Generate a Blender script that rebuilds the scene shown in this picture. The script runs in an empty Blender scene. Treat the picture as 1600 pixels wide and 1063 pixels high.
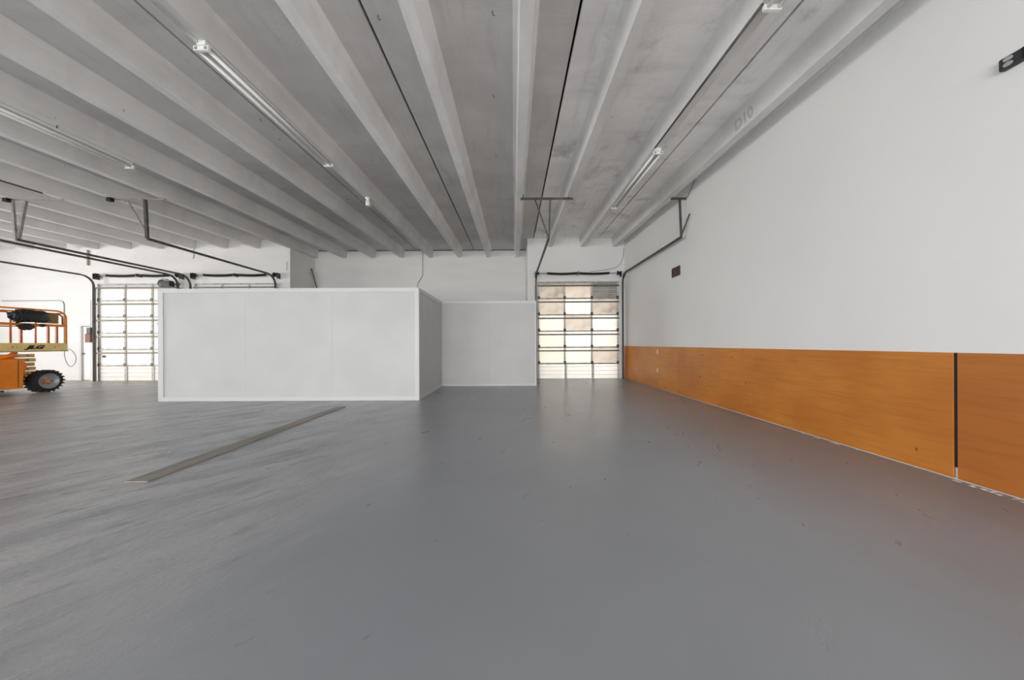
import bpy, bmesh, math, random
from mathutils import Vector, Matrix
random.seed(7)
C = bpy.context.scene
COL = C.collection
R = math.radians

# ------------------------------------------------------------------ camera
H = 1.33
cam_d = bpy.data.cameras.new('camera'); cam = bpy.data.objects.new('camera', cam_d); COL.objects.link(cam)
cam.location = (0, 0, H)
ROLL = 0.005
cam.rotation_mode = 'QUATERNION'
cam.rotation_quaternion = Matrix.Rotation(ROLL, 3, 'Y').to_quaternion() @ Matrix.Rotation(math.pi/2, 3, 'X').to_quaternion()
cam_d.lens = 11.0; cam_d.sensor_width = 36.0
cam_d.shift_x = 1.0/1600; cam_d.shift_y = 5.5/1600
cam_d.clip_start = 0.05
C.camera = cam

# ------------------------------------------------------------------ light and exposure
C.view_settings.view_transform = 'Standard'
C.view_settings.look = 'None'
C.view_settings.gamma = 1.0
C.view_settings.use_curve_mapping = False
C.view_settings.exposure = 0.32
C.cycles.max_bounces = 14; C.cycles.diffuse_bounces = 9; C.cycles.glossy_bounces = 4
C.cycles.transmission_bounces = 8; C.cycles.caustics_reflective = False; C.cycles.caustics_refractive = False
W = bpy.data.worlds.new('sky'); C.world = W; W.use_nodes = True
W.node_tree.nodes['Background'].inputs[0].default_value = (1.0, 1.0, 1.0, 1)
W.node_tree.nodes['Background'].inputs[1].default_value = 3.7

def area(name, loc, rot, sx, sy, power, col=(1, 1, 1)):
    d = bpy.data.lights.new(name, 'AREA'); d.shape = 'RECTANGLE'; d.size = sx; d.size_y = sy
    d.energy = power; d.color = col
    o = bpy.data.objects.new(name, d); COL.objects.link(o); o.location = loc; o.rotation_euler = rot
    return o
# daylight, with added ceiling fill, through the open dock doors behind the camera and in the left wall
area('dock_daylight_fill', (-0.6, -7.9, 1.6), (R(112), 0, 0), 7.2, 2.8, 530, (0.975, 0.99, 1.0))  # unseen dock lamps, tilted up to brighten the ceiling
area('dock_daylight_fill', (-10.5, -7.9, 1.6), (R(112), 0, 0), 7.0, 2.8, 300, (0.975, 0.99, 1.0))
area('side_daylight', (-20.8, 4.4, 1.95), (0, R(-90), 0), 3.4, 6.4, 600, (1.0, 0.995, 0.985))

# ------------------------------------------------------------------ materials
def nt(name):
    m = bpy.data.materials.new(name); m.use_nodes = True
    n = m.node_tree.nodes; l = m.node_tree.links
    return m, n, l, n['Principled BSDF']
def mat(name, col, rough=0.6, metal=0.0, var=0.0, scale=3.0, bump=0.0, bscale=40.0, stretch=(1, 1, 1), spec=0.5):
    m, n, l, b = nt(name)
    b.inputs['Base Color'].default_value = (*col, 1)
    b.inputs['Roughness'].default_value = rough; b.inputs['Metallic'].default_value = metal
    b.inputs['Specular IOR Level'].default_value = spec
    if var or bump:
        tc = n.new('ShaderNodeTexCoord'); mp = n.new('ShaderNodeMapping'); mp.inputs['Scale'].default_value = stretch
        l.new(tc.outputs['Object'], mp.inputs[0])
    if var:
        t = n.new('ShaderNodeTexNoise'); t.inputs['Scale'].default_value = scale; t.inputs['Detail'].default_value = 6
        l.new(mp.outputs[0], t.inputs['Vector'])
        r = n.new('ShaderNodeValToRGB')
        r.color_ramp.elements[0].position = 0.3; r.color_ramp.elements[1].position = 0.7
        r.color_ramp.elements[0].color = (*[c*(1-var) for c in col], 1)
        r.color_ramp.elements[1].color = (*[min(1, c*(1+var*0.5)) for c in col], 1)
        l.new(t.outputs[0], r.inputs[0]); l.new(r.outputs[0], b.inputs['Base Color'])
    if bump:
        t2 = n.new('ShaderNodeTexNoise'); t2.inputs['Scale'].default_value = bscale; t2.inputs['Detail'].default_value = 4
        l.new(mp.outputs[0], t2.inputs['Vector'])
        bp = n.new('ShaderNodeBump'); bp.inputs['Strength'].default_value = bump; bp.inputs['Distance'].default_value = 0.01
        l.new(t2.outputs[0], bp.inputs['Height']); l.new(bp.outputs[0], b.inputs['Normal'])
    return m

def math_node(n, l, op, a, b=None, c=None):
    x = n.new('ShaderNodeMath'); x.operation = op
    for i, v in enumerate((a, b, c)):
        if v is None: continue
        if isinstance(v, (int, float)): x.inputs[i].default_value = v
        else: l.new(v, x.inputs[i])
    return x.outputs[0]
def mixc(n, l, f, a, b):
    x = n.new('ShaderNodeMix'); x.data_type = 'RGBA'
    if isinstance(f, (int, float)): x.inputs[0].default_value = f
    else: l.new(f, x.inputs[0])
    for i, v in ((6, a), (7, b)):
        if isinstance(v, tuple): x.inputs[i].default_value = (*v, 1)
        else: l.new(v, x.inputs[i])
    return x.outputs[2]
def noise(n, l, vec, scale, detail=5, rough=0.55):
    t = n.new('ShaderNodeTexNoise'); t.inputs['Scale'].default_value = scale
    t.inputs['Detail'].default_value = detail; t.inputs['Roughness'].default_value = rough
    l.new(vec, t.inputs['Vector']); return t.outputs[0]
def ramp(n, l, f, p0, p1):
    x = n.new('ShaderNodeMapRange'); x.interpolation_type = 'SMOOTHSTEP'
    x.inputs[1].default_value = p0; x.inputs[2].default_value = p1
    l.new(f, x.inputs[0]); return x.outputs[0]
def mapping(n, l, sc, rot=(0, 0, 0)):
    tc = n.new('ShaderNodeTexCoord'); mp = n.new('ShaderNodeMapping')
    mp.inputs['Scale'].default_value = sc; mp.inputs['Rotation'].default_value = rot
    l.new(tc.outputs['Object'], mp.inputs[0]); return mp.outputs[0]

def floor_mat():
    m, n, l, b = nt('grey_floor_paint')
    v = mapping(n, l, (1, 1, 1)); 
    mr = n.new('ShaderNodeMapping'); mr.inputs['Rotation'].default_value = (0, 0, R(34)); l.new(v, mr.inputs[0])
    ms = n.new('ShaderNodeMapping'); ms.inputs['Scale'].default_value = (2.2, 0.6, 1); l.new(mr.outputs[0], ms.inputs[0]); vs = ms.outputs[0]
    sep = n.new('ShaderNodeSeparateXYZ'); l.new(v, sep.inputs[0])
    x, y = sep.outputs[0], sep.outputs[1]
    # wear grows towards the left of the hall
    wx = ramp(n, l, math_node(n, l, 'ADD', x, math_node(n, l, 'MULTIPLY', noise(n, l, v, 0.5), 2.0)), 0.2, -2.6)
    big = noise(n, l, v, 0.35, 4); streak = noise(n, l, vs, 1.4, 9, 0.66)
    c = mixc(n, l, ramp(n, l, big, 0.3, 0.7), (0.238, 0.250, 0.268), (0.280, 0.291, 0.308))
    c = mixc(n, l, math_node(n, l, 'MULTIPLY', ramp(n, l, streak, 0.36, 0.60), math_node(n, l, 'MULTIPLY', wx, 0.75)), c, (0.46, 0.46, 0.46))
    dark = ramp(n, l, noise(n, l, vs, 3.4, 10, 0.74), 0.53, 0.63)
    c = mixc(n, l, math_node(n, l, 'MULTIPLY', dark, math_node(n, l, 'MULTIPLY', wx, 0.62)), c, (0.12, 0.118, 0.114))
    # fine scattered specks everywhere
    sp = ramp(n, l, noise(n, l, v, 22.0, 2, 0.4), 0.80, 0.84)
    c = mixc(n, l, math_node(n, l, 'MULTIPLY', sp, 0.4), c, (0.10, 0.10, 0.105))
    # bare concrete apron at the left overhead doors, with a ragged edge
    edge = math_node(n, l, 'ADD', y, math_node(n, l, 'MULTIPLY', noise(n, l, v, 1.3, 6, 0.7), 1.6))
    ap = math_node(n, l, 'MULTIPLY', ramp(n, l, edge, 11.55, 11.75), ramp(n, l, x, -8.5, -9.0))
    conc = mixc(n, l, ramp(n, l, noise(n, l, v, 3.0, 8, 0.7), 0.42, 0.6), (0.20, 0.17, 0.14), (0.46, 0.42, 0.37))
    c = mixc(n, l, ap, c, conc)
    l.new(c, b.inputs['Base Color'])
    ro = math_node(n, l, 'ADD', 0.22, math_node(n, l, 'MULTIPLY', noise(n, l, vs, 3.0, 6, 0.6), 0.16))
    l.new(ro, b.inputs['Roughness'])
    b.inputs['Specular IOR Level'].default_value = 0.5
    hgt = math_node(n, l, 'MULTIPLY', math_node(n, l, 'ADD', noise(n, l, vs, 1.8, 11, 0.72), math_node(n, l, 'MULTIPLY', noise(n, l, v, 18, 4, 0.6), 0.16)), math_node(n, l, 'ADD', 0.06, wx))
    bp = n.new('ShaderNodeBump'); bp.inputs['Strength'].default_value = 0.85; bp.inputs['Distance'].default_value = 0.045
    l.new(hgt, bp.inputs['Height']); l.new(bp.outputs[0], b.inputs['Normal'])
    return m
def ceiling_mat(name, base, dirt, smudge=0.0):
    m, n, l, b = nt(name)
    v = mapping(n, l, (1, 1, 1)); vx = mapping(n, l, (0.5, 3.0, 1)); vy = mapping(n, l, (3.0, 0.4, 1))
    c = mixc(n, l, ramp(n, l, noise(n, l, v, 0.9, 6, 0.6), 0.35, 0.7), base, tuple(k*0.86 for k in base))
    c = mixc(n, l, math_node(n, l, 'MULTIPLY', ramp(n, l, noise(n, l, vx, 0.8, 7, 0.62), 0.5, 0.75), 0.3), c, dirt)
    c = mixc(n, l, math_node(n, l, 'MULTIPLY', ramp(n, l, noise(n, l, vy, 2.0, 5, 0.6), 0.52, 0.75), 0.35), c, dirt)
    c = mixc(n, l, math_node(n, l, 'MULTIPLY', ramp(n, l, noise(n, l, v, 9.0, 2, 0.4), 0.78, 0.81), 0.5), c, (0.08, 0.075, 0.07))
    if smudge: c = mixc(n, l, math_node(n, l, 'MULTIPLY', ramp(n, l, noise(n, l, v, 1.4, 8, 0.62), 0.52, 0.74), smudge), c, (0.22, 0.215, 0.21))
    l.new(c, b.inputs['Base Color']); b.inputs['Roughness'].default_value = 0.85
    bp = n.new('ShaderNodeBump'); bp.inputs['Strength'].default_value = 0.25; bp.inputs['Distance'].default_value = 0.01
    l.new(noise(n, l, v, 30, 5, 0.6), bp.inputs['Height']); l.new(bp.outputs[0], b.inputs['Normal'])
    return m
def wood_mat(name, a, d):
    m, n, l, b = nt(name)
    v = mapping(n, l, (1, 1, 1)); vg = mapping(n, l, (1, 0.5, 7.0))
    c = mixc(n, l, ramp(n, l, noise(n, l, v, 0.9, 4, 0.5), 0.32, 0.68), a, d)
    c = mixc(n, l, math_node(n, l, 'MULTIPLY', ramp(n, l, noise(n, l, vg, 3.0, 9, 0.68), 0.42, 0.72), 0.42), c, tuple(k*0.62 for k in d))
    c = mixc(n, l, math_node(n, l, 'MULTIPLY', ramp(n, l, noise(n, l, v, 8.0, 2, 0.4), 0.745, 0.765), 0.75), c, (0.07, 0.025, 0.008))
    l.new(c, b.inputs['Base Color'])
    b.inputs['Roughness'].default_value = 0.42
    return m
def panel_mat(name, col, trans, var=0.0):
    m = bpy.data.materials.new(name); m.use_nodes = True
    n = m.node_tree.nodes; l = m.node_tree.links; n.clear()
    o = n.new('ShaderNodeOutputMaterial'); d = n.new('ShaderNodeBsdfDiffuse'); t = n.new('ShaderNodeBsdfTranslucent')
    mx = n.new('ShaderNodeMixShader'); mx.inputs[0].default_value = trans
    v = mapping(n, l, (1, 1, 1))
    c = mixc(n, l, math_node(n, l, 'MULTIPLY', ramp(n, l, noise(n, l, v, 2.4, 7, 0.65), 0.42, 0.72), var), col, (col[0]*0.45, col[1]*0.41, col[2]*0.36))
    l.new(c, d.inputs[0]); l.new(c, t.inputs[0])
    l.new(d.outputs[0], mx.inputs[1]); l.new(t.outputs[0], mx.inputs[2]); l.new(mx.outputs[0], o.inputs[0])
    return m

M = {}
M['floor'] = floor_mat()
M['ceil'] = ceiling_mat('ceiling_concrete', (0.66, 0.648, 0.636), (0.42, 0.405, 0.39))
M['ceil_white_lit'] = ceiling_mat('ceiling_concrete_white_lit', (0.93, 0.925, 0.92), (0.48, 0.465, 0.45), 0.55)  # whiter, smudged right slabs, with the door's glow on them put into the colour
M['joist_shaded'] = ceiling_mat('joist_concrete_shaded', (0.74, 0.73, 0.72), (0.5, 0.485, 0.47))  # same concrete as the other joists, darkened to carry their shaded sides
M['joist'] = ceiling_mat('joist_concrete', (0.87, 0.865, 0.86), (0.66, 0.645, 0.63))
M['deck'] = mat('roof_deck_dark', (0.02, 0.018, 0.016), 0.95)
M['wall'] = mat('white_wall_paint', (0.80, 0.80, 0.79), 0.6, var=0.035, scale=0.6, bump=0.05, bscale=6)
M['block'] = mat('white_block_paint', (0.78, 0.77, 0.755), 0.65, var=0.06, scale=0.9, bump=0.15, bscale=9, stretch=(0.5, 1, 2.2))
M['part'] = mat('partition_paint', (0.58, 0.58, 0.58), 0.5, var=0.05, scale=1.3)
M['trim'] = mat('white_trim_paint', (0.645, 0.645, 0.64), 0.4)
M['ply'] = [wood_mat('stained_plywood', (0.62, 0.235, 0.035), (0.50, 0.165, 0.022)),
            wood_mat('stained_plywood_bright', (0.68, 0.26, 0.03), (0.57, 0.19, 0.02)),
            wood_mat('stained_plywood_brown', (0.55, 0.20, 0.035), (0.43, 0.14, 0.022))]
M['steel'] = mat('dark_track_steel', (0.12, 0.115, 0.11), 0.5, 0.6, var=0.3, scale=8)
M['galv'] = mat('galvanised_steel', (0.36, 0.345, 0.33), 0.5, 0.5, var=0.25, scale=9)
M['black'] = mat('black_spring_steel', (0.018, 0.017, 0.016), 0.5, 0.4)
M['rail'] = mat('door_rail_paint', (0.42, 0.40, 0.37), 0.6, 0.2, var=0.4, scale=6)
M['stile'] = mat('door_stile_paint', (0.50, 0.48, 0.45), 0.6, 0.2, var=0.4, scale=7)
M['stile_pale'] = mat('pale_door_stile_paint', (0.66, 0.64, 0.60), 0.6, 0.0, var=0.35, scale=9)
M['rib'] = mat('door_rib_shadow_paint', (0.62, 0.61, 0.59), 0.6)
M['strut'] = mat('door_strut_steel', (0.16, 0.15, 0.14), 0.55, 0.5, var=0.3, scale=9)
M['lamp'] = mat('lamp_white_enamel', (0.82, 0.82, 0.80), 0.35)
M['reflector'] = mat('aged_reflector_enamel', (0.55, 0.54, 0.52), 0.4)
M['tube'] = mat('fluorescent_tube_glass', (0.92, 0.92, 0.91), 0.2)
M['p_white'] = panel_mat('door_panel_white', (0.86, 0.85, 0.83), 0.47, 0.06)
M['p_bright'] = panel_mat('door_panel_bright', (0.93, 0.91, 0.87), 0.55, 0.04)
M['p_cream'] = panel_mat('door_panel_cream', (0.93, 0.895, 0.835), 0.58, 0.08)
M['p_warm'] = panel_mat('door_panel_warm', (0.93, 0.88, 0.81), 0.6, 0.05)
M['p_tan'] = panel_mat('door_panel_tan', (0.80, 0.745, 0.68), 0.58, 0.25)
M['p_dirty'] = panel_mat('door_panel_dirty', (0.78, 0.725, 0.66), 0.50, 0.5)
M['p_grey'] = panel_mat('door_panel_grey', (0.50, 0.47, 0.43), 0.28, 0.45)
M['orange'] = mat('orange_machine_paint', (0.90, 0.25, 0.014), 0.42, var=0.12, scale=5)
M['rust'] = mat('orange_rail_paint', (0.50, 0.13, 0.018), 0.5, var=0.25, scale=8)
M['yellow'] = mat('cream_yellow_machine_paint', (0.88, 0.66, 0.25), 0.5, var=0.12, scale=6)
M['tyre'] = mat('tyre_rubber', (0.022, 0.021, 0.020), 0.85, bump=0.3, bscale=30)
M['rim'] = mat('grey_rim_paint', (0.40, 0.40, 0.41), 0.4, 0.3)
M['plastic'] = mat('black_plastic', (0.012, 0.012, 0.013), 0.38)
M['olive'] = mat('olive_box_paint', (0.30, 0.20, 0.055), 0.5)
M['darkbox'] = mat('charcoal_box', (0.03, 0.03, 0.031), 0.45)
M['plug'] = mat('grey_receptacle', (0.36, 0.36, 0.36), 0.5)
M['brown'] = mat('red_brown_paint', (0.20, 0.075, 0.045), 0.55, var=0.2, scale=9)
M['sign_face'] = mat('dark_red_sign_face', (0.10, 0.028, 0.025), 0.5, var=0.5, scale=14)
M['board'] = mat('worn_board', (0.25, 0.225, 0.20), 0.6, var=0.25, scale=3, stretch=(3, 0.4, 1), bump=0.1)
M['cable'] = mat('grey_cable', (0.30, 0.30, 0.29), 0.6)
M['plate'] = mat('white_plate', (0.85, 0.84, 0.80), 0.4)
M['chip'] = mat('plaster_chip', (0.78, 0.76, 0.72), 0.9)
M['ground'] = mat('outside_concrete', (0.5, 0.49, 0.47), 0.9)
M['doorpaint'] = mat('white_door_paint', (0.86, 0.86, 0.85), 0.4)

# ------------------------------------------------------------------ mesh helpers
class MB:
    def __init__(s): s.v = []; s.f = []
    def add(s, vs, fs):
        k = len(s.v); s.v += [tuple(p) for p in vs]; s.f += [tuple(i+k for i in f) for f in fs]; return s
    def box(s, x0, x1, y0, y1, z0, z1):
        return s.add([(x0,y0,z0),(x1,y0,z0),(x1,y1,z0),(x0,y1,z0),(x0,y0,z1),(x1,y0,z1),(x1,y1,z1),(x0,y1,z1)],
                     [(0,3,2,1),(4,5,6,7),(0,1,5,4),(1,2,6,5),(2,3,7,6),(3,0,4,7)])
    def bevbox(s, x0, x1, y0, y1, z0, z1, b):
        bm = bmesh.new(); bmesh.ops.create_cube(bm, size=1)
        for v in bm.verts:
            v.co = Vector(((x0+x1)/2+v.co.x*(x1-x0), (y0+y1)/2+v.co.y*(y1-y0), (z0+z1)/2+v.co.z*(z1-z0)))
        bmesh.ops.bevel(bm, geom=bm.edges[:], offset=b, segments=2, affect='EDGES', profile=0.5)
        bm.verts.index_update()
        s.add([v.co for v in bm.verts], [[v.index for v in f.verts] for f in bm.faces]); bm.free(); return s
    def sweep(s, pts, prof, up=None, closed_caps=True):
        pts = [Vector(p) for p in pts]; n = len(prof); rings = []
        t0 = (pts[1]-pts[0]).normalized()
        u = Vector(up) if up else (Vector((0,0,1)) if abs(t0.z) < 0.9 else Vector((1,0,0)))
        for i, p in enumerate(pts):
            a = (pts[i]-pts[i-1]).normalized() if i else t0
            b = (pts[i+1]-pts[i]).normalized() if i < len(pts)-1 else a
            t = (a+b).normalized(); u = (u - t*u.dot(t)).normalized(); w = t.cross(u)
            rings.append([p + u*q[1] + w*q[0] for q in prof])
        vs = [q for r in rings for q in r]; fs = []
        for i in range(len(rings)-1):
            for k in range(n):
                fs.append((i*n+k, i*n+(k+1) % n, (i+1)*n+(k+1) % n, (i+1)*n+k))
        fs.append(tuple(range(n-1, -1, -1))); fs.append(tuple(range((len(rings)-1)*n, len(rings)*n)))
        return s.add(vs, fs)
    def tube(s, pts, r, n=8, up=None):
        return s.sweep(pts, [(r*math.cos(2*math.pi*k/n), r*math.sin(2*math.pi*k/n)) for k in range(n)], up)
    def bar(s, pts, w, h, up=None):
        return s.sweep(pts, [(-w/2,-h/2),(w/2,-h/2),(w/2,h/2),(-w/2,h/2)], up)
    def lathe(s, prof, axis='Z', o=(0,0,0), n=24):
        vs = []; m = len(prof)
        for k in range(n):
            a = 2*math.pi*k/n; c, q = math.cos(a), math.sin(a)
            for r, h in prof:
                p = {'Z': (r*c, r*q, h), 'X': (h, r*c, r*q), 'Y': (r*q, h, r*c)}[axis]
                vs.append((p[0]+o[0], p[1]+o[1], p[2]+o[2]))
        fs = []
        for k in range(n):
            j = (k+1) % n
            for i in range(m-1): fs.append((k*m+i, j*m+i, j*m+i+1, k*m+i+1))
        return s.add(vs, fs)
    def mesh(s, name, smooth=False):
        me = bpy.data.meshes.new(name); me.from_pydata(s.v, [], s.f)
        bm = bmesh.new(); bm.from_mesh(me); bmesh.ops.recalc_face_normals(bm, faces=bm.faces[:]); bm.to_mesh(me); bm.free()
        if smooth:
            for p in me.polygons: p.use_smooth = True
        me.update(); return me
    def build(s, name, m, parent=None, smooth=False, loc=None):
        return link(s.mesh(name, smooth), name, m, parent, loc)
def link(me, name, m=None, parent=None, loc=None):
    o = bpy.data.objects.new(name, me); COL.objects.link(o)
    if m is not None and not me.materials: me.materials.append(m)
    if parent: o.parent = parent
    if loc: o.location = loc
    return o
def B(x0, x1, y0, y1, z0, z1): return MB().box(x0, x1, y0, y1, z0, z1)
def struct(o): o['kind'] = 'structure'; return o
def empty(name, loc=(0,0,0)):
    o = bpy.data.objects.new(name, None); COL.objects.link(o); o.location = loc; o.empty_display_size = 0.2; return o
def tag(o, label, cat, group=None):
    o['label'] = label; o['category'] = cat
    if group: o['group'] = group
    return o
def thing(name, loc, label, cat, group=None): return tag(empty(name, loc), label, cat, group)

# ------------------------------------------------------------------ the setting
XR, XL, YF, YR, YN = 4.275, -21.0, 11.8, 13.3, -8.0
struct(B(XL-0.3, XR+0.3, YN-0.3, YR+0.35, -0.25, 0).build('floor', M['floor']))
struct(B(-60, 40, -60, 60, -0.4, -0.27).build('ground', M['ground']))

SL, SH = 0.0235, 0.0080          # the roof rises, and drifts sideways a little, away from the camera
def zc(y): return 5.29 - SL*(YF-y)
def xs(x, y): return x - SH*(YF-y)
TOP = 0.05
ceil = B(XL-0.3, XR+0.3, YN-0.3, YR+0.35, 5.50, 5.62).build('ceiling', M['deck']); struct(ceil)
def slab(x0, x1, y0, y1):        # sheared roof slab between two joints
    vs = []
    for y in (y0, y1):
        for x in (x0, x1):
            X = min(xs(x, y), XR+0.25)
            vs += [(X, y, zc(y)), (X, y, zc(y)+TOP)]
    return MB().add(vs, [(0,2,6,4),(1,5,7,3),(0,1,3,2),(4,6,7,5),(0,4,5,1),(2,3,7,6)])
JP = [(-0.15,0),(-0.115,-0.025),(-0.1,-0.06),(-0.075,-0.33),(0.075,-0.33),(0.1,-0.06),(0.115,-0.025),(0.15,0),(0.15,0.01),(-0.15,0.01)]
def joist(xc, y0, y1):
    vs = [(xs(xc, y)+p[0], y, zc(y)+p[1]) for y in (y0, y1) for p in JP]; n = len(JP)
    fs = [(k, (k+1) % n, n+(k+1) % n, n+k) for k in range(n)] + [tuple(range(n-1,-1,-1)), tuple(range(n, 2*n))]
    return MB().add(vs, fs)
def jx(n): return 0.248 + 1.22*n
def ghost_text(parent):
    m = mat('faint_stencil_grey', (0.50, 0.485, 0.47), 0.9)
    cu = bpy.data.curves.new('text', 'FONT'); cu.body = 'D10'; cu.size = 0.23; cu.extrude = 0.001; cu.offset = 0.008; cu.align_x = 'CENTER'; cu.align_y = 'CENTER'
    ob = bpy.data.objects.new('text', cu); COL.objects.link(ob); me = bpy.data.meshes.new_from_object(ob)
    COL.objects.unlink(ob); bpy.data.objects.remove(ob)
    me.transform(Matrix.Rotation(R(-90), 4, 'Z') @ Matrix.Rotation(R(90), 4, 'X') @ Matrix.Rotation(R(5.3), 4, 'X')); me.materials.clear()
    link(me, 'lettering', m, parent, (xs(jx(3), 5.05)-0.0895, 5.05, zc(5.05)-0.2))
GAP = 0.017
panels = {}
for k in range(-8, 2):
    x0 = jx(2*k) + 0.61; x1 = x0 + 2.44
    p = slab(x0+GAP, x1-GAP, YN, YR+0.1).build('roof_panel', M['ceil_white_lit' if k >= 0 else 'ceil'], ceil)
    panels[k] = p
    for n in (2*k+1, 2*k+2):
        xc = jx(n)
        if xc > XR: continue
        y1 = YR-0.005 if -8.4 < xc < 0.5 else YF-0.005
        joist(xc, YN, y1).build('joist', M['joist_shaded' if n > 0 or n < -2 else 'joist'], p)
        if n == 3: ghost_from = p
def hook(x, y, parent):
    z = zc(y); x = xs(x, y)
    MB().tube([(x,y,z-0.001),(x,y,z-0.03),(x+0.009,y+0.009,z-0.042),(x+0.02,y+0.014,z-0.035)], 0.005, 6).build('hook', M['steel'], parent)
for hx, hy, k in ((-0.13,3.54,-1),(-0.2,4.76,-1),(-0.25,6.31,-1),(-1.44,3.58,-1),(-4.15,5.26,-3),(-4.3,8.3,-3)):
    hook(hx, hy, panels[k])
ghost_text(ghost_from)
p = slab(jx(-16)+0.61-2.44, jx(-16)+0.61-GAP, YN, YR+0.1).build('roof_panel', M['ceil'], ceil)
for n in (-17, -16): joist(jx(n), YN, YF-0.005).build('joist', M['joist_shaded'], p)
# upstand strip that closes the roof against the right wall
b = MB(); b.add([(XR-0.05,y,zc(y)-dz) for y in (YN,YF) for dz in (0.10,0)] + [(XR,y,zc(y)-dz) for y in (YN,YF) for dz in (0.10,0)],
      [(0,1,3,2),(4,6,7,5),(0,2,6,4),(1,5,7,3),(0,4,5,1),(2,3,7,6)])
struct(b.build('trim_1', M['joist']))

wr = struct(B(XR, XR+0.2, YN-0.2, YF+0.2, 0, 5.5).build('wall_right', M['wall']))
# far wall with its three overhead door openings, and the recess between them
DR, D1, D2 = (0.98, 4.02), (-15.44, -12.40), (-11.82, -8.78)
DH = 3.64
w = MB(); t = 0.2
def wl(x0, x1, z0, z1): w.box(x0, x1, YF, YF+t, z0, z1)
wl(0.62, DR[0]+0.06, 0, 5.5); wl(DR[1]-0.06, XR, 0, 5.5); wl(DR[0]+0.06, DR[1]-0.06, DH-0.1, 5.5)
w.box(0.62, 0.82, YF+t, YR+t, 0, 5.5)
struct(w.build('wall_far_right', M['wall']))
w = MB()
wl(D2[1]-0.06, -8.33, 0, 5.5); wl(D2[0]+0.06, D2[1]-0.06, DH-0.1, 5.5); wl(D1[1]-0.06, D2[0]+0.06, 0, 5.5)
wl(D1[0]+0.06, D1[1]-0.06, DH-0.1, 5.5); wl(-15.88, D1[0]+0.06, 0, 5.5)
w.box(-8.53, -8.33, YF+t, YR+t, 0, 5.5); w.box(-15.88, -15.68, YF+t, YF+0.5, 0, 5.5)
wfl = struct(w.build('wall_far_left', M['block']))
B(-11.75, -8.45, YF-0.03, YF, 4.12, 4.46).build('lintel', M['block'], wfl)
YW = YF + 0.25
w = MB(); w.box(XL-0.2, -16.6, YW, YW+t, 0, 5.5); w.box(-16.6, -15.88, YW, YW+t, 2.14, 5.5); w.box(-16.7, -15.7, YW+t, YW+t+0.1, 0, 2.3)
struct(w.build('wall_far_corner', M['block']))
w = MB(); w.box(-8.33, 0.62, YR, YR+0.2, 0, 5.285); w.box(-8.53, 0.82, YR+0.2, YR+0.3, 0, 5.6)
struct(w.build('wall_recess', M['block']))
# walls outside the frame, with the open dock doors that let daylight in
w = MB(); t = 0.2
for x0, x1 in ((XL, -14.0), (-7.0, -4.2), (3.0, XR+0.2)): w.box(x0, x1, YN-t, YN, 0, 5.5)
for x0, x1 in ((-14.0, -7.0), (-4.2, 3.0)): w.box(x0, x1, YN-t, YN, 3.8, 5.5)
struct(w.build('wall_near', M['wall']))
w = MB(); w.box(XL-t, XL, YN-t, 1.2, 0, 5.5); w.box(XL-t, XL, 7.6, YW+t, 0, 5.5); w.box(XL-t, XL, 1.2, 7.6, 3.8, 5.5)
struct(w.build('wall_left', M['block']))

# office partition: sheets with board trim round their edges
def sheets(parent, axis, a0, a1, ncol, c, top, name='panel'):
    for i in range(ncol):
        p0 = a0 + (a1-a0)*i/ncol + 0.001; p1 = a0 + (a1-a0)*(i+1)/ncol - 0.001
        for z0, z1 in ((0.0, 1.219), (1.221, top)):
            m = MB()
            if axis == 'x': m.box(p0, p1, c, c+0.012, z0, z1)
            else: m.box(c-0.012, c, p0, p1, z0, z1)
            m.build(name, M['part'], parent)
PF, PR, PX0, PX1, PX2, PT = 7.42, 9.88, -8.36, -2.205, 0.79, 2.665
wf = struct(B(PX0, PX1-0.013, PF+0.013, PF+0.1, 0, PT).build('wall_office_front', M['part']))
sheets(wf, 'x', PX0, PX1, 3, PF, PT)
for (x0, x1, z0, z1) in ((PX0, PX1, PT-0.10, PT), (PX0, PX1, 0, 0.10), (PX0, PX0+0.12, 0.10, PT-0.10), (PX1-0.075, PX1, 0.10, PT-0.10)):
    B(x0, x1, PF-0.02, PF-0.001, z0, z1).build('trim_board', M['trim'], wf)
ws = struct(B(PX1-0.1, PX1-0.013, PF+0.101, PR+0.1, 0, PT).build('wall_office_side', M['part']))
sheets(ws, 'y', PF, PR+0.1, 2, PX1, PT)
for (y0, y1, z0, z1) in ((PF-0.02, PR, PT-0.10, PT), (PF-0.02, PR, 0, 0.10), (PF-0.02, PF+0.06, 0.10, PT-0.10)):
    B(PX1+0.001, PX1+0.02, y0, y1, z0, z1).build('trim_board', M['trim'], ws)
wb = struct(B(PX1, PX2, PR+0.013, PR+0.1, 0, PT+0.01).build('wall_office_back', M['part']))
sheets(wb, 'x', PX1+0.021, PX2, 2, PR, PT+0.01)
for (x0, x1, z0, z1) in ((PX1+0.021, PX2, PT-0.07, PT+0.01), (PX1+0.021, PX2, 0, 0.07), (PX2-0.05, PX2, 0.07, PT-0.07)):
    B(x0, x1, PR-0.02, PR-0.001, z0, z1).build('trim_board', M['trim'], wb)
wl2 = struct(B(PX0, PX0+0.1, PF+0.101, YR, 0, PT).build('wall_office_left', M['part']))
struct(B(PX2-0.1, PX2, PR+0.101, YF, 0, PT).build('wall_office_right', M['part']))

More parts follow.
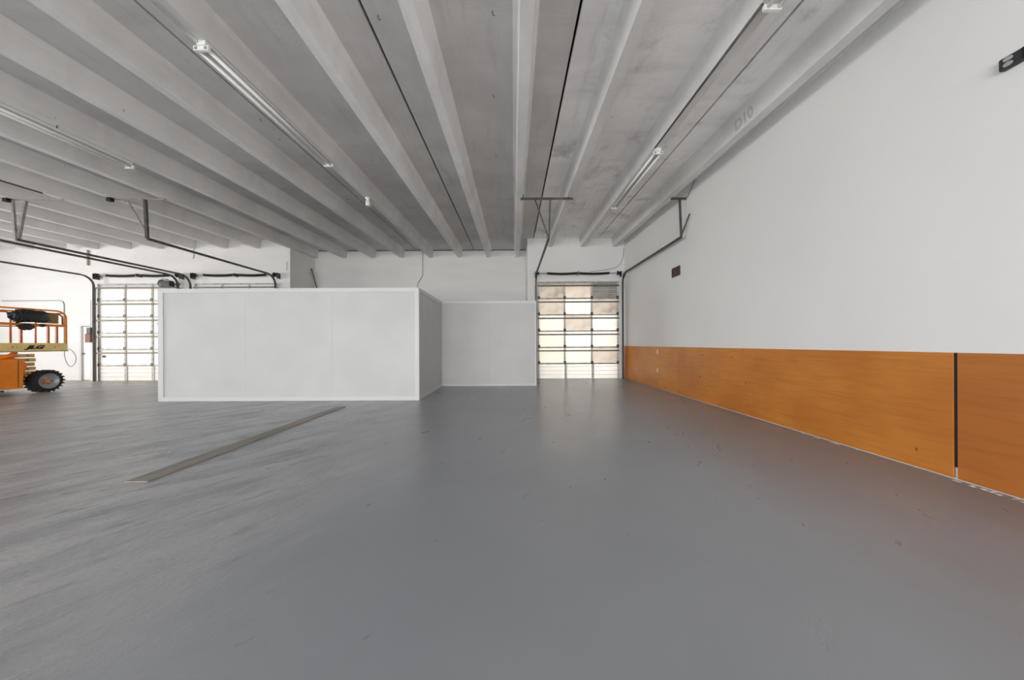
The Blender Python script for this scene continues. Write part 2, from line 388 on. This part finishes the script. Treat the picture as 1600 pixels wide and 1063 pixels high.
# ------------------------------------------------------------------ overhead sectional doors
SEC = DH/6
YD = 11.70      # inside face of the door skin
WDT = 3.04
CW = WDT/3
def pm(w, h, ribbed):
    m = MB()
    if ribbed:
        zs = [(0, .012)]
        for k in range(4): zs += [(h*(k+.10)/4, .012), (h*(k+.14)/4, 0), (h*(k+.70)/4, 0), (h*(k+.74)/4, .012)]
        zs.append((h, .012)); q = len(zs)
        vs = [(x, y, z) for x in (0, w) for z, y in zs] + [(x, .022, z) for x in (0, w) for z in (0, h)]
        m.add(vs, [(i, i+1, q+i+1, q+i) for i in range(q-1)] + [(2*q, 2*q+2, 2*q+3, 2*q+1)])
    else:
        m.box(0, w, 0.012, 0.024, 0, h)
    return m
ME = {'panel': pm(CW-0.06, SEC-0.003, False).mesh('panel'), 'ribbed': pm(CW-0.06, SEC-0.003, True).mesh('panel'),
      'ribs': (lambda m: [m.box(0.005, CW-0.065, -0.002, -0.0005, SEC*k/4-0.012, SEC*k/4+0.004) for k in (1,2,3)] and m)(MB()).mesh('rib_lines'),
      'stile': MB().box(-0.03, 0.03, -0.02, 0.022, 0, SEC-0.003).mesh('stile'),
      'wide': MB().box(-0.02, 0.075, -0.02, 0.022, 0, SEC-0.003).mesh('stile'),
      'rail': MB().box(0, WDT, -0.026, -0.021, 0, 0.055).box(0, WDT, -0.0209, 0.0, 0.045, 0.055).mesh('rail'),
      'strut': MB().box(0, WDT, -0.075, -0.023, 0, 0.008).box(0, WDT, -0.075, -0.068, 0.008, 0.042).box(0, WDT, -0.075, -0.023, 0.042, 0.05).mesh('strut'),
      'hinge': MB().box(-0.045, 0.045, -0.034, -0.027, -0.06, 0.06).tube([(-0.05,-0.036,0),(0.05,-0.036,0)], 0.014, 6).mesh('hinge')}
def inst(key, name, m, parent, loc):
    me = ME[key]; o = bpy.data.objects.new(name, me); COL.objects.link(o); o.parent = parent; o.location = loc
    if not me.materials: me.materials.append(None)
    o.material_slots[0].link = 'OBJECT'; o.material_slots[0].material = m
    return o
def overhead_door(name, x0, cols, sm='stile'):
    r = struct(empty(name, (x0, YD, 0)))
    for s in range(6):                         # from the top section down
        z = DH - SEC*(s+1)
        e = empty('section'); e.parent = r; e.location = (0, 0, z)
        last = s == 5
        for c in range(3):
            key = 'ribbed' if last or cols[s][c] == 'p_grey' else 'panel'
            inst(key, 'panel', M[cols[s][c]], e, (CW*c+0.03, 0, 0.0015))
        for c in range(3):
            if last or cols[s][c] == 'p_grey': inst('ribs', 'rib_lines', M['rib'], e, (CW*c+0.03, 0, 0.0015))
        for c in range(4):
            x = min(max(CW*c, 0.03), WDT-0.03)
            inst('wide' if last and c in (1, 2) else 'stile', 'stile', M[sm], e, (x, 0, 0.0015))
        inst('rail', 'rail', M['rail'], e, (0, 0, SEC-0.06))
        if not last:
            inst('strut', 'strut', M['strut'], e, (0, 0, SEC-0.19))
        if s:
            for c in range(4): inst('hinge', 'hinge', M['steel'], e, (min(max(CW*c, 0.05), WDT-0.05), 0, SEC))
    B(0, WDT, -0.02, 0.02, -0.0, 0.006).build('bottom_seal', M['black'], r)
    return r
W6 = [['p_white']*3]*6
overhead_door('door_3', DR[0], [['p_dirty','p_tan','p_grey'], ['p_tan','p_cream','p_dirty'], ['p_bright','p_tan','p_bright'],
                                ['p_warm','p_bright','p_cream'], ['p_warm','p_cream','p_tan'], ['p_bright']*3], 'stile_pale')
d1 = overhead_door('door_1', D1[0], W6)
overhead_door('door_2', D2[0], W6)
for (x, z) in ((0.22, 0.92), (2.28, 2.12)):
    MB().bevbox(x-0.05, x+0.05, -0.03, -0.001, z-0.035, z+0.035, 0.008).build('lock_handle', M['black'], d1)

# torsion springs over the doors
def torsion(x0, x1, label):
    t = thing('torsion_spring', ((x0+x1)/2, 11.66, 3.94), label, 'spring', 'torsion springs over the overhead doors')
    hw = (x1-x0)/2
    MB().tube([(-hw-0.12,0,0),(hw+0.12,0,0)], 0.014, 8).build('shaft', M['galv'], t)
    for s in (-1, 1):
        n = 14; m = MB()
        pts = [(s*(0.05+(hw-0.42)*k/n), 0, -0.035*math.sin(math.pi*k/n)*(0.7)) for k in range(n+1)]
        m.tube(pts, 0.040, 10)
        for k in range(44):
            u = k/43; x = s*(0.05+(hw-0.42)*u); m.lathe([(0.038,x-0.007),(0.047,x),(0.038,x+0.007)], 'X', (0,0,-0.0245*math.sin(math.pi*u)), 10)
        m.build('spring', M['black'], t)
        m = MB(); m.lathe([(0.0,-0.05),(0.085,-0.05),(0.085,-0.035),(0.055,-0.03),(0.05,0.04),(0.075,0.05),(0.0,0.05)], 'X', (s*hw,0,0), 20)
        m.build('cable_drum', M['black'], t)
        B(s*(hw+0.08)-0.004, s*(hw+0.08)+0.004, -0.06, 0.139, -0.14, 0.07).build('bearing_bracket', M['steel'], t)
    B(-0.02, 0.02, -0.06, 0.139, -0.055, 0.055).build('centre_bracket', M['steel'], t)
torsion(*DR, 'long black torsion spring shaft above the patched cream overhead door beside the right wall')
torsion(*D1, 'long black torsion spring shaft above the white overhead door nearest the orange lift')
torsion(*D2, 'black torsion spring shaft above the overhead door half hidden behind the white partition')

# tracks: vertical rail, curve, horizontal rail and hanger
def track(x, yend, side, label, hang, zt=3.89):
    t = thing('door_track', (x, 11.6, 0), label, 'track', 'overhead door tracks')
    r = 0.36; prof = [(-0.028,-0.02),(0.028,-0.02),(0.028,0.02),(0.018,0.02),(0.018,-0.010),(-0.018,-0.010),(-0.018,0.02),(-0.028,0.02)]
    MB().sweep([(0,0,0),(0,0,zt-r)], prof, up=(0,-1,0)).build('vertical_rail', M['steel'], t)
    B(side*0.034-0.004, side*0.034+0.004, 0.03, 0.095, 0, zt-r-0.05).build('jamb_angle', M['galv'], t)
    pts = [(0, -r+r*math.cos(a), zt-r+r*math.sin(a)) for a in [R(90)*k/10 for k in range(11)]]
    MB().sweep(pts, prof, up=(0,-1,0)).build('curved_rail', M['steel'], t)
    MB().bar([(0,-r,zt),(0,yend-11.6,zt)], 0.05, 0.055).build('horizontal_rail', M['steel'], t)
    for name, m_, pts, wd in hang:
        MB().bar([(p[0]-x, p[1]-11.6, p[2]) for p in pts], wd, wd*0.8, up=(0,1,0)).build(name, M[m_], t)
YE = 7.6
track(0.925, YE, -1, 'left track of the right door, hung from a T bracket in mid ceiling',
      [('hanger_bar','steel',[(0.24,YE,4.845),(1.52,YE,4.845)],0.045),
       ('hanger_post','steel',[(0.96,YE,4.83),(0.93,YE,3.9)],0.035), ('hanger_brace','steel',[(0.60,YE+.03,4.83),(0.915,YE+.03,3.92)],0.03),
       ('hanger_tab','steel',[(0.30,YE-.04,4.82),(0.30,YE-.04,4.93)],0.03), ('hanger_tab','steel',[(1.40,YE-.04,4.82),(1.40,YE-.04,4.93)],0.03)])
track(4.14, YE, 1, 'right track of the right door, running along the white right wall',
      [('hanger_bar','steel',[(3.90,YE,4.83),(4.26,YE,4.83)],0.045),
       ('hanger_post','steel',[(4.105,YE,4.82),(4.14,YE,3.9)],0.045), ('hanger_brace','steel',[(4.15,YE+.03,3.92),(4.262,YE-.15,4.40)],0.03),
       ('hanger_rod','galv',[(4.255,YE-.05,4.83),(4.262,YE-.42,5.12)],0.016)])
YL = 7.52
track(D2[1]+0.045, YL, 1, 'right track of the hidden middle door, with a T shaped hanger at its end',
      [('hanger_bar','galv',[(-9.60,YL,4.84),(-8.30,YL,4.84)],0.03), ('hanger_post','steel',[(-8.78,YL,4.83),(-8.74,YL,3.9)],0.06),
       ('hanger_brace','galv',[(-9.25,YL+.03,4.83),(-8.76,YL+.03,4.0)],0.03), ('hanger_clamp','black',[(-9.56,YL-.05,4.77),(-9.56,YL-.05,4.93)],0.10)])
track(D2[0]-0.07, YL, -1, 'left track of the hidden middle door, with a pale V shaped hanger at its end',
      [('hanger_bar','galv',[(-12.05,YL,4.84),(-10.75,YL,4.84)],0.03), ('hanger_post','galv',[(-11.97,YL,4.83),(-11.90,YL,3.9)],0.05),
       ('hanger_brace','galv',[(-11.70,YL+.03,4.83),(-11.88,YL+.03,3.92)],0.06), ('hanger_clamp','black',[(-12.03,YL-.05,4.77),(-12.03,YL-.05,4.93)],0.10)])
track(D1[1]+0.045, YL, 1, 'right track of the white overhead door nearest the orange lift',
      [('hanger_post','galv',[(-12.355,YL,4.86),(-12.355,YL,3.9)],0.05)])
track(D1[0]-0.035, YL, -1, 'left track of the white overhead door, running above the orange lift',
      [('hanger_post','galv',[(-15.475,YL,4.86),(-15.475,YL,3.9)],0.05)])

# door hoist at the top right of the leftmost door
t = thing('door_hoist', (-12.70, 11.5, 3.58), 'dark chain hoist unit at the top right of the white overhead door', 'hoist')
MB().bevbox(-0.10, 0.24, -0.09, 0.09, -0.10, 0.12, 0.03).build('housing', M['darkbox'], t)
MB().lathe([(0,-0.05),(0.13,-0.05),(0.14,-0.03),(0.09,0),(0.14,0.03),(0.13,0.05),(0,0.05)], 'Y', (-0.12,0,0.02), 20).build('chain_wheel', M['steel'], t, True)
MB().tube([(-0.26,0,0.05),(-0.22,0,0.14),(-0.10,0,0.19),(0.1,0,0.16)], 0.02, 8).build('chain_guide', M['galv'], t, True)
B(0.06, 0.12, 0.091, 0.19, -0.08, 0.08).build('mounting_bracket', M['steel'], t)

# pedestrian door in the far left corner
d = struct(B(-16.54, -15.895, YW+0.03, YW+0.07, 0.01, 2.06).build('door_4', M['doorpaint']))
B(-16.62, -16.541, YW-0.03, YW+0.08, 0, 2.16).build('casing', M['trim'], d)
B(-16.541, -15.885, YW-0.03, YW+0.08, 2.08, 2.16).build('casing', M['trim'], d)
for z0, z1 in ((1.15, 1.95), (0.18, 1.0)):
    B(-16.46, -15.98, YW+0.018, YW+0.0299, z0, z1).build('raised_panel', M['doorpaint'], d)
MB().lathe([(0,0),(0.03,0),(0.035,-0.03),(0.02,-0.055),(0,-0.06)], 'Y', (-16.49, YW+0.0299, 1.02), 12).build('knob', M['galv'], d, True)

# ------------------------------------------------------------------ plywood along the right wall
t = thing('plywood_wainscot', (XR, 6.5, 0), 'waist high row of orange stained plywood sheets along the right wall', 'panelling')
yb = [(10.61, 11.79, 1), (8.008, 10.60, 1), (5.508, 8.002, 0), (3.014, 5.502, 0), (0.51, 2.986, 2), (-2.0, 0.50, 2), (-4.49, -2.01, 2), (-7.9, -4.50, 2)]
for (a, c, k) in yb:
    MB().bevbox(-0.022, -0.001, a-6.5, c-6.5, 0.014, 1.22, 0.002).build('plywood_sheet', M['ply'][k], t)
B(-0.012, -0.001, 2.987-6.5, 3.013-6.5, 0.12, 1.22).build('gap_filler', M['deck'], t)
for z, lab in ((1.07, 'upper small white outlet plate on the orange plywood near the right door'), (0.53, 'lower small white outlet plate on the orange plywood near the right door')):
    o = thing('outlet_plate', (XR-0.022, 9.11, z), lab, 'outlet', 'outlet plates on the plywood')
    MB().bevbox(-0.008, 0, -0.037, 0.037, -0.058, 0.058, 0.003).build('plate', M['plate'], o)
    for s in (-1, 1): B(-0.011, -0.0081, -0.016, 0.016, s*0.025-0.014, s*0.025+0.014).build('receptacle', M['cable'], o)
m = MB(); rr = random.Random(3)
for k in range(26):
    y = rr.choice((rr.uniform(2.3, 3.1), rr.uniform(2.5, 3.0), rr.uniform(3.8, 4.6))); x = XR-0.03-rr.uniform(0, 0.05); s_ = rr.uniform(0.006, 0.022)
    m.add([(x+s_*rr.uniform(.6,1)*math.cos(a), y+s_*1.6*rr.uniform(.6,1)*math.sin(a), 0.001) for a in (0,1.25,2.5,3.8,5.0)] + [(x, y, 0.006)],
          [(0,1,5),(1,2,5),(2,3,5),(3,4,5),(4,0,5),(4,3,2,1,0)])
o = m.build('plaster_chips', M['chip']); o['kind'] = 'stuff'; tag(o, 'tiny white plaster chips at the foot of the plywood', 'debris')

# sign and socket box on the right wall
t = thing('wall_sign', (XR, 8.09, 3.165), 'small dark red framed sign high on the white right wall', 'sign')
for (y0, y1, z0, z1) in ((-.19,.19,.09,.12), (-.19,.19,-.12,-.09), (-.19,-.165,-.09,.09), (.165,.19,-.09,.09)):
    B(-0.025, -0.001, y0, y1, z0, z1).build('frame', M['darkbox'], t)
B(-0.015, -0.001, -.165, .165, -.09, .09).build('face', M['sign_face'], t)
t = thing('socket_box', (XR, 2.58, 3.705), 'charcoal socket box with grey receptacles high on right wall by frame edge', 'socket')
MB().bevbox(-0.05, -0.001, -0.16, 0.13, -0.052, 0.052, 0.012).build('housing', M['darkbox'], t)
for y in (0.075, -0.10):
    for s in (-1, 1):
        m = MB(); m.lathe([(0,-0.056),(0.017,-0.056),(0.019,-0.0501)], 'X', (0,0,0), 14)
        m.v = [(v[0], y+v[1]*1.5, s*0.022+v[2]) for v in m.v]
        m.build('receptacle', M['plug'], t)
B(-0.056, -0.0505, -0.02, 0.0, -0.045, 0.045).build('cover_seam', M['black'], t)

# ------------------------------------------------------------------ fluorescent strips on the joists
def strip_light(n, y0, label, drop=0.0):
    L = 2.44; t = thing('strip_light', (xs(jx(n), y0), y0, zc(y0)-0.33-drop), label, 'light', 'fluorescent strip lights')
    rise = lambda y: SL*y
    sh = lambda y: SH*y
    def bar(a, b, x0, x1, z0, z1):
        return MB().add([(x+sh(y), y, z+rise(y)) for y in (a, b) for x, z in ((x0,z0),(x1,z0),(x1,z1),(x0,z1))],
                        [(0,1,2,3),(7,6,5,4),(0,4,5,1),(1,5,6,2),(2,6,7,3),(3,7,4,0)])
    bar(0, L, -0.05, 0.05, -0.055, -0.002).build('housing', M['lamp'], t)
    bar(0.02, L-0.02, -0.085, 0.085, -0.062, -0.0555).build('reflector', M['reflector'], t)
    for s in (-1, 1):
        MB().tube([(s*0.055, 0.04, -0.092+rise(.04)), (s*0.055+sh(L), L-0.04, -0.092+rise(L-.04))], 0.019, 10).build('tube', M['tube'], t, True)
    for y in (0.0, L-0.03):
        h = bar(y, y+0.03, -0.085, 0.085, -0.115, -0.0625).build('lamp_holder', M['lamp'], t)
        for s in (-1, 1): bar(y-0.006 if y == 0 else y+0.0301, y if y == 0 else y+0.036, s*0.055-0.016, s*0.055+0.016, -0.105, -0.075).build('socket', M['cable'], h)
    if drop:
        for y in (0.3, 0.9, 1.5): MB().tube([(sh(y),y,rise(y)-0.01),(sh(y),y,rise(y)+drop-0.001)], 0.008, 6).build('hanger_rod', M['steel'], t)
    return t
strip_light(-3, 3.52, 'white twin tube strip light under the joist left of centre, seen whole')
strip_light(-6, 3.42, 'white strip light on rods under a joist at the left frame edge', 0.07)
strip_light(2, 5.58, 'white twin tube strip light on the joist in front of the right door')
strip_light(2, 0.70, 'near white strip light on the right joist, only its end in view')
def run(n, y0, y1, dx, dz, r, label, m='galv', name='conduit'):
    o = MB().tube([(xs(jx(n), y)+dx, y, zc(y)-0.33+dz) for y in (y0, y1)], r, 8).build(name, M[m], None, True)
    return tag(o, label, 'conduit')
run(-3, 0.2, 3.51, -0.045, -0.022, 0.02, 'pale conduit leading along the joist to the strip light left of centre', 'lamp')
run(2, 3.16, 5.57, -0.065, -0.014, 0.013, 'dark conduit between the two strip lights on the right joist', 'steel')
run(-9, 4.0, 7.2, 0.0, -0.014, 0.013, 'thin dark conduit under a joist above the left overhead doors', 'steel')
t = thing('lamp_socket', (xs(jx(-3), 7.55), 7.55, zc(7.55)-0.33), 'small white cylindrical lamp socket under a joist beyond the strip light', 'lamp')
MB().lathe([(0,-0.001),(0.06,-0.001),(0.06,-0.02),(0.035,-0.03),(0.035,-0.06)], 'Z', (0,0,0), 16).build('base', M['lamp'], t, True)
MB().lathe([(0.035,-0.06),(0.05,-0.07),(0.05,-0.19),(0.042,-0.20),(0.04,-0.15),(0,-0.15)], 'Z', (0,0,0), 16).build('shade', M['lamp'], t, True)

# ------------------------------------------------------------------ small wall things
def cable(pts, r, label, m='cable', name='cable'):
    P = [Vector(p) for p in pts]; out = []
    for i in range(len(P)-1):
        p0, p1, p2, p3 = P[max(i-1,0)], P[i], P[i+1], P[min(i+2,len(P)-1)]
        for k in range(6):
            u = k/6; out.append(0.5*((2*p1)+(p2-p0)*u+(2*p0-5*p1+4*p2-p3)*u*u+(3*p1-p0-3*p2+p3)*u**3))
    out.append(P[-1])
    o = MB().tube(out, r, 6).build(name, M[m], None, True); return tag(o, label, 'cable')
cable([(-3.75,13.285,5.26),(-3.75,13.285,4.5),(-3.77,13.285,4.2),(-3.92,13.285,3.98),(-3.98,13.285,3.75),(-3.98,13.285,2.9)], 0.012, 'thin grey cable hanging down the recess wall above the white partition')
cable([(3.0,11.785,4.02),(3.6,11.78,4.10),(4.0,11.78,4.20),(4.2,11.78,4.5),(4.255,11.78,4.9)], 0.010, 'grey cable rising to the corner above the right door')
cable([(-8.29,13.0,4.5),(-8.25,13.1,4.1),(-8.15,13.27,3.4)], 0.022, 'dark rod leaning in the left corner of the recess', 'steel')
cable([(-11.95,11.79,4.95),(-11.95,11.79,4.66),(-12.0,11.79,4.60)], 0.010, 'short grey cable hanging from a joist end above the left doors')
o = MB().tube([(-19.6,YW-0.015,3.07),(-17.36,YW-0.015,3.07),(-17.24,YW-0.015,3.03),(-17.2,YW-0.015,2.91),(-17.2,YW-0.015,1.2)], 0.013, 8).build('conduit', M['cable'], None, True)
tag(o, 'grey conduit bent over the white wall behind the orange lift', 'conduit')
o = B(-15.93, -15.885, YF-0.06, YF-0.001, 4.35, 4.93).build('strap', M['galv']); tag(o, 'grey steel strap high on the pier left of the overhead door', 'strap')
t = thing('switch_box', (-15.80, YF, 1.75), 'reddish brown box with dark top on the pier beside the left door', 'switch')
MB().bevbox(-0.13, 0.07, -0.12, -0.001, -0.30, 0.02, 0.012).build('body', M['brown'], t)
MB().bevbox(-0.10, 0.06, -0.10, -0.001, 0.021, 0.26, 0.012).build('top_box', M['darkbox'], t)
MB().tube([(-0.02,-0.03,0.25),(-0.02,-0.03,1.3)], 0.012, 8).build('pipe', M['trim'], t)

# ------------------------------------------------------------------ board on the floor
o = MB().add([(-3.76,3.03,0.001),(-3.53,3.03,0.001),(-3.53,6.66,0.001),(-3.71,6.62,0.001),(-3.755,3.035,0.012),(-3.535,3.035,0.012),(-3.535,6.65,0.012),(-3.70,6.61,0.012)],
             [(0,3,2,1),(4,5,6,7),(0,1,5,4),(1,2,6,5),(2,3,7,6),(3,0,4,7)]).build('floor_board', M['board'])
tag(o, 'long thin worn board strip lying flat on the grey floor', 'board')

# ------------------------------------------------------------------ scissor lift
LX = -13.3
t = thing('scissor_lift', (LX, 8.0, 0), 'orange and yellow scissor lift with black tyres at the left frame edge', 'lift')
y0, y1 = -2.0, 1.38
deck = B(-1.70, 0, y0, y1, 1.26, 1.31).build('platform', M['yellow'], t)
B(-0.03, 0.0, y0, y1, 1.165, 1.259).build('side_beam', M['yellow'], deck); B(-0.03, 0.0, y0, y1, 1.311, 1.41).build('toe_board', M['yellow'], deck)
B(-1.70, -1.67, y0, y1, 1.165, 1.41).build('side_beam', M['yellow'], deck); B(-1.67, -0.03, y1-0.03, y1, 1.165, 1.41).build('toe_board', M['yellow'], deck)
B(0.0005, 0.012, y0, y1+0.01, 1.165, 1.19).build('bottom_lip', M['galv'], deck)
def text(body, size, y, z, parent, m, shear=0.0, xscale=1.0, bold=0.0):
    cu = bpy.data.curves.new('text', 'FONT'); cu.body = body; cu.size = size; cu.extrude = 0.002; cu.offset = bold; cu.shear = shear
    cu.align_x = 'CENTER'; cu.align_y = 'CENTER'
    ob = bpy.data.objects.new('text', cu); COL.objects.link(ob)
    me = bpy.data.meshes.new_from_object(ob); COL.objects.unlink(ob); bpy.data.objects.remove(ob)
    me.transform(Matrix.Diagonal((xscale, 1, 1, 1)))
    me.transform(Matrix.Rotation(R(90), 4, 'Z') @ Matrix.Rotation(R(90), 4, 'X'))
    me.materials.clear()
    return link(me, 'lettering', m, parent, (0.0035, y, z))
text('JLG', 0.125, 0.73, 1.29, deck, M['black'], 0.38, 1.6, 0.009)
for y in (0.34, 1.12):
    text('E', 0.07, y, 1.295, deck, M['black']); MB().lathe([(0,0.001),(0.009,0.003),(0,0.005)], 'X', (0, y+0.07, 1.295), 8).build('rivet', M['black'], deck)
def rail(pts, r, m='rust', name='guard_rail'):
    return MB().tube(pts, r, 10).build(name, M[m], t, True)
def corner(z, r=0.20):
    return [(-0.02, y0, z), (-0.02, y1-0.02-r, z)] + [(-0.02, y1-0.02-r+r*math.sin(a), z-r+r*math.cos(a)) for a in [R(90)*k/5 for k in range(1, 6)]] + [(-0.02, y1-0.02, 1.40)]
rail(corner(2.35), 0.024, 'orange')
rail([(-0.06, y0, 2.27), (-0.06, y1-0.16, 2.27), (-0.06, y1-0.07, 2.2), (-0.06, y1-0.06, 1.9)], 0.02)
rail([(-1.68, y0, 2.35), (-1.68, y1-0.1, 2.35), (-1.68, y1-0.02, 2.27), (-1.68, y1-0.02, 1.41)], 0.022)
rail([(-0.05, y1-0.03, 2.29), (-1.66, y1-0.03, 2.29)], 0.02)
rail([(-0.05, y1-0.03, 1.92), (-1.66, y1-0.03, 1.92)], 0.018)
rail([(-1.68, y0, 1.92), (-1.68, y1-0.03, 1.92)], 0.018)
B(-0.045, 0.0, y0, y1-0.03, 1.885, 1.955).build('mid_rail', M['orange'], t)
for y in (0.50, 1.00, 1.17): B(-0.05, -0.005, y-0.02, y+0.02, 1.411, 1.884).build('post', M['rust'], t)
for y in (0.22,): rail([(-1.6, y, 1.41), (-1.6, y, 2.2), (-1.6, y-0.1, 2.3), (-1.6, y-0.6, 2.3)], 0.026, 'orange')
rail([(-0.9, y1-0.04, 1.41), (-0.9, y1-0.04, 2.28)], 0.018)
MB().bevbox(-0.15, -0.06, 0.92, 1.24, 1.98, 2.25, 0.01).build('control_box', M['olive'], t)
# scissor stack
for k in range(4):
    z = 0.64 + 0.122*k
    for xa in (-0.32, -1.38):
        a = B(xa-0.05, xa, y0+0.2, 0.96-0.02*(k % 2), z, z+0.098).build('scissor_arm', M['yellow'], t)
        MB().lathe([(0,0.001),(0.028,0.001),(0.028,0.012),(0,0.012)], 'X', (xa, 0.80, z+0.05), 12).build('pin', M['galv'], a)
MB().tube([(-0.20,-0.6,0.75),(-0.20,0.42,1.06),(-0.20,0.52,1.16)], 0.05, 10).build('lift_cylinder', M['orange'], t, True)
# chassis and its orange cover box
ch = B(-1.45, -0.42, y0, 1.25, 0.30, 0.60).build('chassis', M['yellow'], t)
cv = MB(); cv.add([(0.05,y0,0.19),(0.05,0.49,0.19),(0.05,0.49,0.97),(0.05,y0,0.97),(-0.36,y0,0.19),(-0.36,0.49,0.19),(-0.36,0.49,1.03),(-0.36,y0,1.03)],
       [(0,1,2,3),(7,6,5,4),(0,4,5,1),(1,5,6,2),(2,6,7,3),(3,7,4,0)])
cv = cv.build('cover_box', M['orange'], t)
B(0.051, 0.058, 0.40, 0.405, 0.22, 0.94).build('door_seam', M['black'], cv); B(0.051, 0.07, y0, 0.49, 0.170, 0.189).build('lower_lip', M['trim'], cv)
MB().add([(0.02,0.491,0.45),(0.02,0.60,0.85),(0.02,0.491,0.92),(-0.1,0.491,0.45),(-0.1,0.60,0.85),(-0.1,0.491,0.92)],
         [(0,1,2),(5,4,3),(0,3,4,1),(1,4,5,2),(2,5,3,0)]).build('side_gusset', M['orange'], t)
def wheel(xo, y, out):
    # xo: outer face, out = +1 faces the hall
    w_ = 0.33; r = 0.304
    m = MB(); s = -out
    m.lathe([(0.205, s*0.03),(0.225, s*0.005),(0.275, s*0.02),(r, s*0.07),(r, s*(w_-0.07)),(0.275, s*(w_-0.02)),(0.225, s*w_),(0.205, s*(w_-0.03))], 'X', (0,0,0), 36)
    wh = m.build('wheel', M['tyre'], t, True, (xo-LX, y-8.0, 0.322))
    m = MB()
    for k in range(20):
        for h in (0, 1):
            a = 2*math.pi*(k+0.5*h)/20; da = 0.16; xa, xb = (0.015, w_*0.52) if h == 0 else (w_-0.015, w_*0.48)
            q = []
            for x_, aa in ((xa, a), (xb, a+da)):
                for rr_, d_ in ((r-0.03 if x_ in (xa,) else r-0.005, -0.05), (r-0.03 if x_ in (xa,) else r-0.005, 0.05), (r+0.016, 0.04), (r+0.016, -0.04)):
                    q.append((s*x_, rr_*math.cos(aa+d_), rr_*math.sin(aa+d_)))
            m.add(q, [(0,1,2,3),(7,6,5,4),(0,4,5,1),(1,5,6,2),(2,6,7,3),(3,7,4,0)])
    tr = m.build('tread_lugs', M['tyre'], wh); tr['kind'] = 'stuff'
    MB().lathe([(0,s*0.10),(0.07,s*0.10),(0.14,s*0.125),(0.185,s*0.115),(0.19,s*0.035),(0.212,s*0.018),(0.206,s*0.05),(0.20,s*0.14),(0,s*0.14)], 'X', (0,0,0), 30).build('rim', M['rim'], wh, True)
    MB().lathe([(0,s*0.07),(0.05,s*0.07),(0.058,s*0.0995),(0,s*0.0995)], 'X', (0,0,0), 16).build('hub', M['orange'], wh)
    for k in range(5):
        a = 2*math.pi*k/5; MB().lathe([(0,s*0.085),(0.011,s*0.085),(0.011,s*0.113),(0,s*0.113)], 'X', (0, 0.085*math.cos(a), 0.085*math.sin(a)), 6).build('wheel_nut', M['black'], wh)
wheel(-13.24, 8.98, 1); wheel(-14.98, 8.98, -1); wheel(-13.24, 6.62, 1); wheel(-14.98, 6.62, -1)
MB().tube([(-1.36,0.98,0.322),(-0.27,0.98,0.322)], 0.06, 10).build('axle', M['darkbox'], t, True)
MB().tube([(-1.36,-1.38,0.322),(-0.27,-1.38,0.322)], 0.06, 10).build('axle', M['darkbox'], t, True)

# black bundle hung on the lift's rail
t2 = thing('cover_bundle', (LX+0.04, 8.60, 2.15), 'crumpled black cover bundle slung over the orange guard rail of the lift', 'bundle')
bm = bmesh.new(); bmesh.ops.create_icosphere(bm, subdivisions=4, radius=1.0)
from mathutils import noise as mn
for v in bm.verts:
    p = v.co.copy(); k = 1 + 0.38*mn.noise(p*2.3) + 0.26*mn.noise(p*5.0) + 0.14*mn.noise(p*11)
    q = Vector((math.copysign(abs(p.x)**0.7, p.x), math.copysign(abs(p.y)**0.6, p.y), math.copysign(abs(p.z)**0.65, p.z)))
    v.co = Vector((q.x*0.05*k, q.y*0.32*k, q.z*0.165*k)) + Vector((0.045, 0, 0))
me = bpy.data.meshes.new('cover'); bm.to_mesh(me); bm.free()
for p in me.polygons: p.use_smooth = True
link(me, 'cover', M['plastic'], t2, (0, 0, -0.01))
bm = bmesh.new(); bmesh.ops.create_icosphere(bm, subdivisions=3, radius=1.0)
for v in bm.verts:
    p = v.co; k = 1 + 0.5*mn.noise(p*2.1+Vector((5,1,2))) + 0.3*mn.noise(p*5.0)
    v.co = Vector((p.x*0.045*k, p.y*0.14*k + 0.02, p.z*0.085*k))
me = bpy.data.meshes.new('hanging_fold'); bm.to_mesh(me); bm.free()
link(me, 'hanging_fold', M['plastic'], t2, (0.045, -0.10, -0.30)); link(me, 'hanging_fold', M['plastic'], t2, (0.045, 0.21, -0.245)).scale = (0.8, 0.4, 0.5)
for k in range(4):
    pts = [(0.085+0.01*math.sin(i+k), -0.24+0.05*k+0.06*math.sin(i*0.9+k), 0.13-0.05*i) for i in range(7)]
    MB().tube(pts, 0.012, 6).build('strap', M['plastic'], t2, True)
cable([(LX+0.03,9.306,1.20),(LX+0.03,9.290,1.05),(LX+0.03,9.338,0.82),(LX+0.03,9.418,0.70),(LX+0.03,9.514,0.80),(LX+0.03,9.530,1.0),(LX+0.03,9.450,1.18),(LX+0.03,9.370,1.24)],
      0.008, 'thin grey cable loop hanging from the end of the lift platform')
